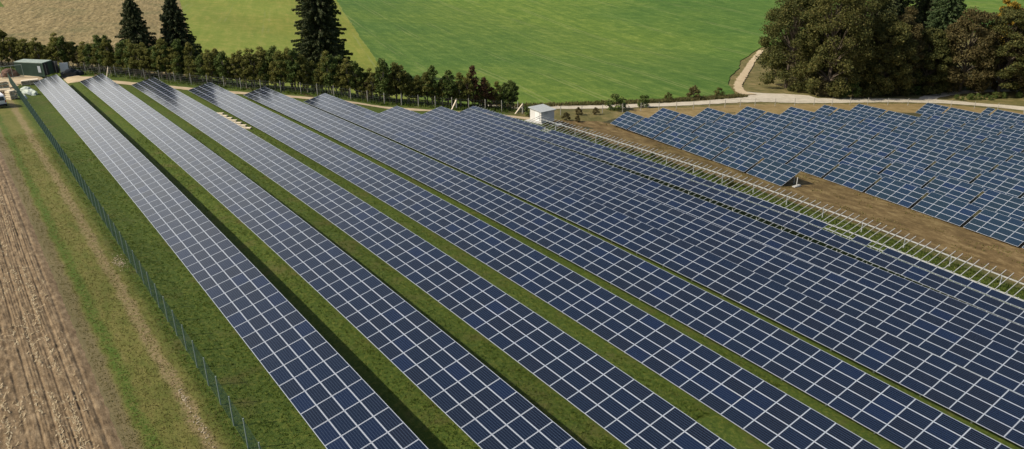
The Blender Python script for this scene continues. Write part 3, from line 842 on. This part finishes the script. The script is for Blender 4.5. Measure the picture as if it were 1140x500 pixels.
# spruces behind the hedge
plant_tree('spruce_tree', spruce(11, 15.0, 5.4, power=.72), 32.6, 178.5, 1, 'left one of the pair of dark pointed spruces above the hedge', 'spruce', 'pair of spruces', .3)
plant_tree('spruce_tree', spruce(12, 16.0, 5.8, power=.72), 40.0, 177.0, 1, 'right one of the pair of dark pointed spruces, against the pale meadow edge', 'spruce', 'pair of spruces', 1.3)
plant_tree('spruce_tree', spruce(13, 25.5, 6.9, dens=1.3, base_z=2.2, power=.55), 68.0, 169.0, 1, 'tall single dark spruce with its top out of the picture, behind the hedge middle', 'spruce', None, 2.2)

# hedge of young trees
rh = random.Random(21)
VAR = []
for k, (mt, bk) in enumerate([('leaf_hedge', 'bark_pale'), ('leaf_hedge', 'bark_pale'), ('leaf_green', 'bark'), ('leaf_brown', 'bark_pale'), ('leaf_green', 'bark_pale'), ('leaf_rust', 'bark'), ('leaf_hedge', 'bark')]):
    VAR.append((mt, deciduous(100 + k, 6.2, 1.55, 1.7 - .5 * (k % 2), mt, leaf=.25, nl=19, per=165, bark=bk, lobe=(.24, .20), lowfill=k % 2 == 0, narrow=.9)))
def along(pts, off, step):
    out = []; carry = 0
    for (a, b) in zip(pts, pts[1:]):
        d = math.hypot(b[0] - a[0], b[1] - a[1]); t = carry
        nx_, ny_ = -(b[1] - a[1]) / d, (b[0] - a[0]) / d
        while t < d:
            out.append((a[0] + (b[0] - a[0]) * t / d - nx_ * off * -1, a[1] + (b[1] - a[1]) * t / d - ny_ * off * -1)); t += step
        carry = t - d
    return out
HED = [(-34, 226), (-14, 206), (8.3, 188), (19, 179.5)] + FEN[2:]
CN = {'leaf_hedge': 'olive', 'leaf_green': 'green', 'leaf_brown': 'brownish', 'leaf_rust': 'rusty red'}
for rowi, (off, step) in enumerate(((2.2, 1.12), (4.2, 1.4))):
    pts = along(HED, off, step)[::-1]
    pts = [q for q in pts if in_frame((q[0], q[1], gz(*q) + 3), 60)]
    for i, (x, y) in enumerate(pts):
        mt, ms = VAR[rh.choices(range(7), [8, 8, 4, .5, 4, .05, 6])[0]]
        if rowi == 0 and i in (4, 5, 7): mt, ms = VAR[5]
        if rowi == 0 and i in (0, 1, 2): mt, ms = VAR[2]
        s = rh.uniform(.70, 1.20) * (.82 if i < 6 else 1.02 if x > 45 else 1.0)
        x += rh.uniform(-.4, .4); y += rh.uniform(-.4, .4)
        n_ = i + 1
        wh = ORD[i] if i < 20 else '%d%s' % (n_, {1: 'st', 2: 'nd', 3: 'rd'}.get(n_ % 10 if n_ % 100 not in (11, 12, 13) else 0, 'th'))
        plant_tree('young_tree', ms, x, y, s, '%s young tree of the hedge, %s from its road end in the %s line' % (CN[mt], wh, 'front' if rowi == 0 else 'back'),
                   'tree', 'young trees of the hedge behind the panel rows', rh.uniform(0, 6.28), s * rh.uniform(.85, 1.15))

# forest edge on the right
def FT(name, x, y, H, Rc, mt, label, seed, cat='tree', **k):
    kw = dict(leaf=.40, nl=105, per=380, lobe=(.13, .16), shell=.45); kw.update(k)
    plant_tree(name, deciduous(seed, H, Rc, H * .10, mt, **kw), x, y, 1, label, cat, 'trees of the forest edge', seed * 1.3)
FT('broadleaf_tree', 168.5, 120.0, 24, 8.0, 'leaf_olive', 'olive broadleaf tree at the left corner of the wood beside the field path', 31)
FT('broadleaf_tree', 171.5, 110.5, 27, 8.6, 'leaf_olive', 'biggest rounded olive tree of the wood, second from its left corner', 32)
FT('broadleaf_tree', 184.0, 112.5, 27, 8.6, 'leaf_olive', 'broad dark olive tree of the wood, third from its left corner', 33)
FT('broadleaf_tree', 181.0, 124.5, 26, 8.0, 'leaf_brown', 'brown-tinged tree behind the left corner of the wood', 34)
FT('broadleaf_tree', 186.0, 105.5, 19, 6.8, 'leaf_olive', 'low olive tree in front of the dark spruces', 35)
FT('broadleaf_tree', 193.5, 106.2, 20.5, 5.4, 'leaf_brown', 'pinkish brown autumn tree in front of the dark spruces', 36)
FT('broadleaf_tree', 201.0, 102.5, 16.5, 6.2, 'leaf_olive', 'olive tree between the brown autumn tree and the pale tall fir', 37)
FT('broadleaf_tree', 207.5, 96.5, 20.5, 7.4, 'leaf_brown', 'brownish olive tree right of the pale tall fir', 38)
FT('broadleaf_tree', 213.5, 90.0, 21.5, 7.6, 'leaf_olive', 'layered olive green tree left of the reddish one at the picture edge', 39, layered=True)
FT('broadleaf_tree', 218.0, 82.0, 25.0, 9.0, 'leaf_brown', 'reddish brown tree at the right picture edge', 40)
FT('broadleaf_tree', 222.0, 72.0, 25.0, 8.0, 'leaf_olive', 'olive tree cut off by the right picture edge', 44)
FT('broadleaf_tree', 223.0, 95.5, 22.0, 4.5, 'leaf_yellow', 'small bright yellow autumn treetop above the brownish trees', 41)
FT('broadleaf_tree', 224.0, 88.0, 23.0, 7.0, 'leaf_brown', 'rusty tree just behind the layered olive tree', 43)
for i, (x, y, H) in enumerate(((203, 118, 33), (211, 119, 34), (220, 116, 33), (196, 124, 31))):
    plant_tree('spruce_tree', spruce(50 + i, H, 7.0, dens=.55, base_z=3, power=.7), x, y, 1, ('second', 'third', 'rightmost', 'leftmost')[i] + ' of the four nearly black spruces deep in the wood', 'spruce', 'dark spruces in the wood', i)
plant_tree('fir_tree', spruce(60, 29, 6.6, 'leaf_fir', dens=.75, base_z=1.0, power=.45), 213.0, 106.5, 1, 'tall pale green fir standing between dark spruces and brownish trees', 'fir')
rb = random.Random(9)
SH = [deciduous(200 + k, 3.0, 1.7, .2, mt, leaf=.34, nl=9, per=110) for k, mt in enumerate(('leaf_olive', 'leaf_green', 'leaf_brown'))]
def shrub(x, y, s, k, label, group=None, sz=None): plant_tree('shrub', SH[k], x, y, s, label, 'shrub', group, rb.uniform(0, 6), sz)
FE = [(165, 115.5), (168, 107.5), (176, 104.5), (184, 103), (192, 101.8), (200, 100.8), (207, 98.5), (213, 95.5), (219, 88), (217, 79), (212, 83)]
cnt = 0
for (a, b) in zip(FE, FE[1:]):
    d = math.hypot(b[0] - a[0], b[1] - a[1]); k = int(d / 2.6)
    for q in range(k):
        t = (q + .5) / k; cnt += 1
        shrub(a[0] + (b[0] - a[0]) * t + rb.uniform(-.8, .8), a[1] + (b[1] - a[1]) * t + rb.uniform(-.6, .6), rb.uniform(.7, 1.35), rb.choice((0, 0, 1, 2)),
              'dark undergrowth shrub at the foot of the wood, %s from the field path' % (ORD[cnt - 1] if cnt <= 20 else '%dth' % cnt), 'undergrowth shrubs along the wood')
shrub(106.8, 114.8, 1.5, 1, 'large round green bush on the road verge left of the front right-hand table', None, 1.0)
shrub(114.0, 114.4, .85, 1, 'smaller green bush on the verge behind the front right-hand table')
shrub(132.5, 117.6, .95, 2, 'greyish brown bush on the meadow edge beyond the dirt road')
shrub(85.0, 114.6, .75, 1, 'small green bush in front of the raking beam beside the white hut')
shrub(140.5, 117.3, .7, 0, 'low bush on the meadow edge beside the track junction')
shrub(125.0, 118.0, .6, 0, 'low bush on the meadow edge above the second right-hand row')
k = 0
for (x, y, s) in [(96, 113.5, .5), (99.5, 112.5, .45), (90.5, 110.5, .5), (92, 109, .4)]:
    shrub(x, y, s, 2, ['dry brown weed clump in the rough grass right of the hut, farthest', 'dry brown weed clump in the rough grass, nearest the big bush', 'dry brown weed clump beside the hut end of the rails', 'dry brown weed clump nearest the white hut'][k], 'dry weed clumps'); k += 1
ys_w = sorted([104 - i * 1.9 + rb.uniform(-.5, .5) for i in range(22)], reverse=True)
for i, y in enumerate(ys_w):
    shrub(80.9 + rb.uniform(-.5, 1.1), y, rb.uniform(.22, .42), rb.choice((0, 1)), 'small dark weed beside the upper bare rail, %s from the hut' % (ORD[i] if i < 20 else '%d%s' % (i + 1, 'st' if i == 20 else 'nd')), 'weeds along the bare rails')
# green island beside the forest path
cnt = 0
for i in range(16):
    t = i / 15; cnt += 1
    shrub(199 + 13 * t + rb.uniform(-.8, .8), 92.5 - 8 * t + rb.uniform(-1.2, 1.2), rb.uniform(.35, .55), 1, 'low green bush on the grassy island by the forest track, %s from its left tip' % ORD[i], 'low bushes on the grassy island')

# ------------------------------------------------------------------ hut
hx, hy = 82.5, 107.6; hb = gz(hx, hy) + .05
root = empty('hut', (hx, hy, hb), 'small white flat-roofed transformer hut with a white door beside the bare rails', 'hut')
mb = MB(); mb.box(0, 2.9, 0, 3.3, 0, 1.95); mb.build('wall', M['white_wall'], root, .02)
mb = MB(); mb.hexa([(-.25, -.25, 1.96), (3.15, -.25, 1.96), (3.15, 3.55, 2.10), (-.25, 3.55, 2.10), (-.25, -.25, 2.08), (3.15, -.25, 2.08), (3.15, 3.55, 2.24), (-.25, 3.55, 2.24)]); mb.build('roof', M['roof_grey'], root, .02)
mb = MB(); mb.box(-.05, -.003, .45, 1.75, .10, 1.84); d = mb.build('door', M['white_door'], root, .01)
mb = MB(); mb.box(-.09, -.053, .60, .66, .95, 1.15); mb.build('handle', M['rubber'], d)
mb = MB(); mb.box(.6, 1.4, -.03, -.003, 1.45, 1.85); mb.build('vent', M['galv'], root)
mb = MB(); mb.box(-1.3, -.02, -.6, 3.2, -.3, .06); mb.build('concrete_slab', M['concrete'], root)
q = (84.5, 104.7)
root = empty('slab_stack', (q[0], q[1], gz(*q) + .03), 'dark slabs lying on gravel in front of the white hut', 'slab stack')
for i in range(3):
    mb = MB(); mb.box(-1.0, 1.0, -.35 + i * .9, .25 + i * .9, 0, .16); mb.build('slab', M['galv'] if i % 2 else M['dark'], root, .01)

# ------------------------------------------------------------------ timber planks between rows three and four
for i in range(7):
    t = i / 6
    x = 32.0 + .3 * t; y = 123.6 - 12.2 * t
    o = MB(); o.box(-.95, .95, -.27, .27, 0, .14)
    for k in range(3): o.box(-.95 + .85 * k, -.75 + .85 * k, -.25, .25, .142, .175)
    ob = o.build('timber_pallet', M['wood'])
    ob.location = (x, y, gz(x, y) + .03); ob.rotation_euler = (0, 0, R(-48) + rh.uniform(-.06, .06))
    tag(ob, 'pale timber pallet between the third and fourth panel rows, %s' % (('farthest of seven', 'second farthest', 'third farthest', 'middle of seven', 'third nearest', 'second nearest', 'nearest of seven')[i]), 'pallet', 'timber pallets in a line on the grass')

# ------------------------------------------------------------------ container
cx, cy = 10.3, 178.0
root = empty('container', (cx, cy, gz(12.5, 176) + .05), 'dark green corrugated shipping container with a pale roof by the hedge', 'container', None, math.atan2(-.72, .69))
Lc, Wc, Hc = 6.1, 2.44, 2.6
mb = MB()
n = 34
for side in (0, 1):
    yb = 0 if side == 0 else Wc
    sgn = -1 if side == 0 else 1
    for i in range(n):
        xa = .1 + (Lc - .2) * i / n; xb = .1 + (Lc - .2) * (i + .55) / n
        mb.box(xa, xb, min(yb, yb + sgn * .04), max(yb, yb + sgn * .04), .2, Hc - .12)
mb.box(.02, Lc - .02, .005, Wc - .005, .12, Hc - .1); mb.build('wall', M['cont_green'], root)
mb = MB(); mb.box(0, Lc, -.05, Wc + .05, Hc - .095, Hc + .02); mb.build('roof', M['cont_roof'], root)
mb = MB()
for X in (0, Lc - .14):
    for Y in (-.06, Wc - .08): mb.box(X, X + .14, Y, Y + .14, 0, Hc - .10)
mb.box(.14, Lc - .14, -.058, .03, 0, .16); mb.box(.14, Lc - .14, Wc - .03, Wc + .058, 0, .16); mb.build('corner_posts', M['cont_green'], root)
for k in range(2):
    mb = MB()
    if k == 0: mb.box(Lc + .003, Lc + .06, .08, Wc / 2 - .01, .15, Hc - .15)
    else: mb.box(Lc + .06, Lc + 1.2, Wc - .03, Wc + .03, .15, Hc - .15)
    d = mb.build('door', M['dark'], root, .01)
    mb = MB(); mb.tube([(Lc + .09 if k == 0 else Lc + .6, .5 if k == 0 else Wc - .06, .2), (Lc + .09 if k == 0 else Lc + .6, .5 if k == 0 else Wc - .06, Hc - .2)], .02, 6); mb.build('lock_rod', M['galv'], d)
mb = MB(); mb.box(4.9, 5.5, -.075, -.062, .75, 1.95); mb.build('notice_board', M['grey_board'], root)
# board leaning and dark heap beside the container
q = (17.5, 176.6); root = empty('leaning_board', (q[0], q[1], gz(*q) + .05), 'pale grey-blue panel stack standing upright beside the container end', 'panel stack', None, R(-20))
for i in range(3):
    mb = MB(); o = i * .10
    mb.hexa([(0, o, 0), (1.5, o, 0), (1.5, o + .05, 0), (0, o + .05, 0), (0, .35 + o, 2.35), (1.5, .35 + o, 2.35), (1.5, .40 + o, 2.35), (0, .40 + o, 2.35)])
    mb.build('board', M['grey_board'], root)
def heap(name, x, y, sx, sy, h, mat, label, cat, seed, dz=.04, rz=0):
    rs = random.Random(seed)
    bm = bmesh.new(); bmesh.ops.create_icosphere(bm, subdivisions=3, radius=1)
    for v_ in bm.verts:
        nn = 1 + .32 * noise.noise(v_.co * 1.7 + Vector((seed, 0, 0))) + .12 * noise.noise(v_.co * 5 + Vector((seed, 2, 0)))
        v_.co = Vector((v_.co.x * sx * nn, v_.co.y * sy * nn, max(-.02, v_.co.z * h * nn)))
    me = bpy.data.meshes.new(name); bm.to_mesh(me); bm.free(); me.materials.append(M[mat])
    o = link(name, me); o.location = (x, y, gz(x, y) + dz); o.rotation_euler = (0, 0, rz)
    return tag(o, label, cat)
heap('tarpaulin_heap', 18.6, 173.9, 1.7, 1.0, 1.25, 'dark', 'black sheeted heap behind the far end of the first panel row', 'heap', 3)
heap('tarpaulin_heap', 20.4, 174.3, .8, .7, .9, 'dark', 'smaller black heap right of the large black one', 'heap', 4)
heap('debris_heap', 9.0, 176.4, 1.6, 1.0, 1.5, 'brownrust', 'rusty brown heap beside the left end of the container', 'heap', 5)
heap('tarpaulin', 9.9, 153.8, 1.1, 1.7, .75, 'tarp', 'pale green tarpaulin over a pile just inside the mesh fence', 'tarpaulin', 6, rz=.5)
heap('tarpaulin', 9.9, 158.4, .8, 1.0, .6, 'tarp', 'smaller pale tarpaulin bundle behind the larger one', 'tarpaulin', 7)
heap('white_sack', 8.9, 149.6, .28, .45, .55, 'white_door', 'small white sack leaning on the mesh fence', 'sack', 8)
def pallet_stack(x, y, rz, layers, label, mats=('wood', 'card'), L_=2.2, W_=1.3, hh=.28):
    root = empty('pallet_stack', (x, y, gz(x, y) + .06), label, 'pallet stack', 'stacks of building material by the yard', rz)
    z = 0
    for k in range(layers):
        mb = MB()
        for q in range(3): mb.box(-L_ / 2 + q * (L_ - .15) / 2, -L_ / 2 + .15 + q * (L_ - .15) / 2, -W_ / 2, W_ / 2, z, z + .1)
        mb.box(-L_ / 2, L_ / 2, -W_ / 2, W_ / 2, z + .102, z + .13); mb.build('pallet', M['wood'], root)
        mb = MB(); mb.box(-L_ / 2 + .05, L_ / 2 - .05 - .2 * (k % 2), -W_ / 2 + .05, W_ / 2 - .05, z + .132, z + hh); mb.build('carton', M[mats[k % len(mats)]], root, .015)
        z += hh + .003
pallet_stack(11.2, 165.0, R(-5), 3, 'beige pallet stack right behind the far corner of the first panel row', L_=2.8)
pallet_stack(6.6, 162.5, R(15), 4, 'beige pallet stack outside the fence, farthest from the van', ('tarp', 'card'))
pallet_stack(4.6, 158.0, R(5), 4, 'wide pale pallet stack between van and yard, leftmost', ('tarp', 'tarp'), 3.0, 1.6)
pallet_stack(6.4, 154.2, R(-12), 3, 'brown and beige pallet stack just behind the van', ('card', 'brownrust'), 2.2, 1.5, .34)
pallet_stack(7.2, 150.2, R(30), 4, 'tan pallet stack between the van and the mesh fence', ('card', 'wood'), 1.3, 1.2, .34)
pallet_stack(3.6, 167.0, R(30), 3, 'pale low pallet stack in the yard near the gate', ('tarp', 'card'), 2.4, 1.5)
# gate
root = empty('mesh_gate', (7.6, 174.4, gz(9.5, 174) + .04), 'green framed wire gate standing in front of the container', 'gate', None, R(3))
mb = MB()
for X in (0, 1.75, 3.5): mb.box(X, X + .07, -.035, .035, 0, 2.3)
mb.box(.07, 1.75, -.03, .03, 2.22, 2.3); mb.box(1.82, 3.5, -.03, .03, 2.22, 2.3); mb.box(.07, 1.75, -.03, .03, .1, .16); mb.box(1.82, 3.5, -.03, .03, .1, .16); mb.build('gate_frame', M['post'], root)
mb = MB()
for i in range(33): mb.box(.12 + i * .103, .128 + i * .103, -.004, .004, .16, 2.22)
for i in range(10): mb.box(.07, 3.5, -.005, .005, .3 + i * .2, .308 + i * .2)
mb.build('wire_mesh', M['wire_green'], root)

# ------------------------------------------------------------------ van
def van(x, y, rz, label):
    root = empty('van', (x, y, gz(x, y) + .03), label, 'van', None, rz)
    W2, L_ = .92, 4.4
    prof = [(0.0, .35), (0.0, 1.05), (.10, 1.75), (.30, 1.90), (2.55, 1.90), (3.35, 1.20), (4.25, 1.02), (4.4, .80), (4.4, .35)]
    bm = bmesh.new(); a = []; b = []
    for (yy, zz) in prof:
        tw = W2 - (.12 * max(0, (zz - 1.05)) / .85)
        a.append(bm.verts.new((-tw, yy, zz))); b.append(bm.verts.new((tw, yy, zz)))
    n_ = len(prof)
    bm.faces.new(a); bm.faces.new(b[::-1])
    for i in range(n_): bm.faces.new((a[i], b[i], b[(i + 1) % n_], a[(i + 1) % n_]))
    bmesh.ops.recalc_face_normals(bm, faces=bm.faces)
    bmesh.ops.bevel(bm, geom=list(bm.edges), offset=.05, segments=2, affect='EDGES')
    me = bpy.data.meshes.new('body'); bm.to_mesh(me); bm.free(); me.materials.append(M['van']); link('body', me, root)
    mb = MB(); mb.hexa([(-.72, -.012, 1.12), (.72, -.012, 1.12), (.72, .03, 1.14), (-.72, .03, 1.14), (-.66, .075, 1.66), (.66, .075, 1.66), (.66, .11, 1.66), (-.66, .11, 1.66)]); mb.build('rear_window', M['glass_dark'], root)
    for s_ in (-1, 1):
        mb = MB(); xo = s_ * .895
        mb.hexa([(xo - .02, .5, 1.15), (xo + .025, .5, 1.15), (xo + .025, 3.1, 1.15), (xo - .02, 3.1, 1.15), (xo - .02 - s_ * .07, .55, 1.62), (xo + .025 - s_ * .07, .55, 1.62), (xo + .025 - s_ * .07, 2.6, 1.62), (xo - .02 - s_ * .07, 2.6, 1.62)]); mb.build('side_window', M['glass_dark'], root)
        mb = MB(); mb.box(s_ * .80 - .07, s_ * .80 + .07, -.03, .02, .75, 1.10); mb.build('tail_light', M['red_lamp'], root)
        for yy in (.75, 3.55):
            mb = MB(); mb.tube([(s_ * .86 - .1, yy, .31), (s_ * .86 + .1, yy, .31)], .31, 18); wl = mb.build('wheel', M['rubber'], root)
            mb = MB(); mb.tube([(s_ * .97, yy, .31), (s_ * .985, yy, .31)], .19, 14); mb.build('rim', M['rim'], wl)
    mb = MB(); mb.box(-.90, .90, -.09, -.02, .32, .58); mb.build('bumper', M['rubber'], root, .02)
    mb = MB(); mb.box(-.26, .26, -.022, -.014, .84, .96); mb.build('number_plate', M['white_door'], root)
van(5.05, 142.0, R(6), 'white van cut off by the left picture edge, parked outside the mesh fence')
van(2.6, 178.5, R(70), 'white vehicle half hidden at the far left edge beyond the yard')

# ------------------------------------------------------------------ stuff: grass tufts, stubble
def scatter(name, n, region, hgt, wid, mat, seed, blades=3, keep=None, dz=0.0, lean=.35, kind='stuff', parentfn=gz):
    rs = np.random.RandomState(seed)
    x0_, x1_, y0_, y1_ = region
    X = x0_ + (x1_ - x0_) * rs.random(n); Y = y0_ + (y1_ - y0_) * rs.random(n) ** 1.6
    V = []; 
    for x, y in zip(X, Y):
        if keep and not keep(x, y): continue
        z = parentfn(x, y) + dz
        for _ in range(blades):
            a = rs.random() * 6.283; h = hgt * (.5 + rs.random()); wd = wid * (.6 + .8 * rs.random())
            ox, oy = rs.normal(size=2) * wid * 1.6
            lx, ly = rs.normal(size=2) * lean * h
            dx, dy = math.cos(a) * wd, math.sin(a) * wd
            V += [(x + ox - dx, y + oy - dy, z - .01), (x + ox + dx, y + oy + dy, z - .01), (x + ox + lx, y + oy + ly, z + h)]
    V = np.array(V); F = np.arange(len(V)).reshape(-1, 3)
    o = link(name, np_mesh(name, V, F, mat)); o['kind'] = kind
    return o
gm = leaf_mat('grass_blades', [(.25, (.060, .095, .012)), (.5, (.105, .150, .020)), (.75, (.16, .19, .038))], .3)
def stones(name, cx_, cy_, sx, sy, n, seed):
    rs = np.random.RandomState(seed); mb = MB()
    for _ in range(n):
        x = cx_ + rs.normal() * sx; y = cy_ + rs.normal() * sy; z = gz(x, y); r_ = .015 + .045 * rs.random() ** 2; a = rs.random() * 3
        P = []
        for zz, k_ in ((-.01, 1.0), (r_ * .9, .65)):
            for q in range(4):
                t = a + q * 1.571 + rs.normal() * .2; P.append((x + math.cos(t) * r_ * k_ * 1.4, y + math.sin(t) * r_ * k_, z + zz))
        mb.hexa(P)
    o = mb.build(name, M['card']); o['kind'] = 'stuff'
stones('gravel', 7.6, 66.2, .22, .75, 170, 3)
stones('gravel', 6.65, 43.2, .10, .7, 70, 4)
stones('gravel', 6.75, 39.6, .09, 1.1, 80, 5)
gy = leaf_mat('dry_grass_blades', [(.25, (.13, .13, .03)), (.5, (.21, .18, .06)), (.75, (.30, .24, .10))], .3)
def open_lane(x, y):
    if x < 11.4: return True
    k = (x - 11.65) % 7.17
    return k > 3.6 or k < .1
scatter('grass', 60000, (7.6, 55, 26, 112), .085, .035, gm, 1, keep=open_lane)
scatter('track_grass', 14000, (2.9, 8.2, 30, 120), .05, .03, gy, 2)
st = leaf_mat('maize_straw', [(.2, (.38, .28, .15)), (.6, (.55, .44, .27)), (.9, (.66, .55, .36))], .2)
def straw():
    rs = np.random.RandomState(8); V = []
    for _ in range(19000):
        y = 34 + 90 * rs.random() ** 1.5
        if rs.random() < .70: x = 1.0 - .80 * int(rs.random() * 22) + rs.normal() * .08 + .12 * math.sin(y * .3)
        else: x = -17 + 19 * rs.random()
        if noise.noise(Vector((x * .5, y * .25, 9))) < -.08: continue
        z = soil_z(x, y) + .015; a = rs.normal() * .7 + 1.57; L_ = .07 + .20 * rs.random(); wd = .014 + .022 * rs.random(); h = .10 * rs.random()
        dx, dy = math.cos(a), math.sin(a)
        V += [(x - dy * wd, y + dx * wd, z), (x + dy * wd, y - dx * wd, z), (x + dx * L_ + dy * wd, y + dy * L_ - dx * wd, z + h), (x + dx * L_ - dy * wd, y + dy * L_ + dx * wd, z + h)]
    V = np.array(V); o = link('straw_litter', np_mesh('straw_litter', V, np.arange(len(V)).reshape(-1, 4), st)); o['kind'] = 'stuff'
straw()
def soil_keep(x, y): return noise.noise(Vector((x * .35, y * .18, 31))) > .12
scatter('soil_weeds', 5200, (81.5, 101, 8, 108), .16, .06, gy, 14, keep=soil_keep, dz=.04)
scatter('rail_grass', 9000, (76.5, 83.0, 12, 106), .16, .06, gm, 15, dz=.0)
vg = leaf_mat('verge_weeds', [(.25, (.09, .09, .03)), (.5, (.16, .14, .05)), (.75, (.24, .19, .08))], .3)
def verge_keep(x, y): return 116.6 < y + (x - 123.7) * (.10 if x > 123 else .22) < 119.2
scatter('verge_weeds', 16000, (86, 147, 112, 130), .5, .12, vg, 4, keep=verge_keep)
def hedge_keep(x, y):
    for (a, b) in zip(FEN, FEN[1:]):
        dx, dy = b[0] - a[0], b[1] - a[1]; L2 = dx * dx + dy * dy
        t = ((x - a[0]) * dx + (y - a[1]) * dy) / L2
        if 0 <= t <= 1:
            d = ((x - a[0]) * -dy + (y - a[1]) * dx) / math.sqrt(L2)
            return -1.0 < d < 5.5
    return False
scatter('hedge_undergrowth', 24000, (6, 92, 115, 192), .45, .10, gm, 6, keep=hedge_keep)
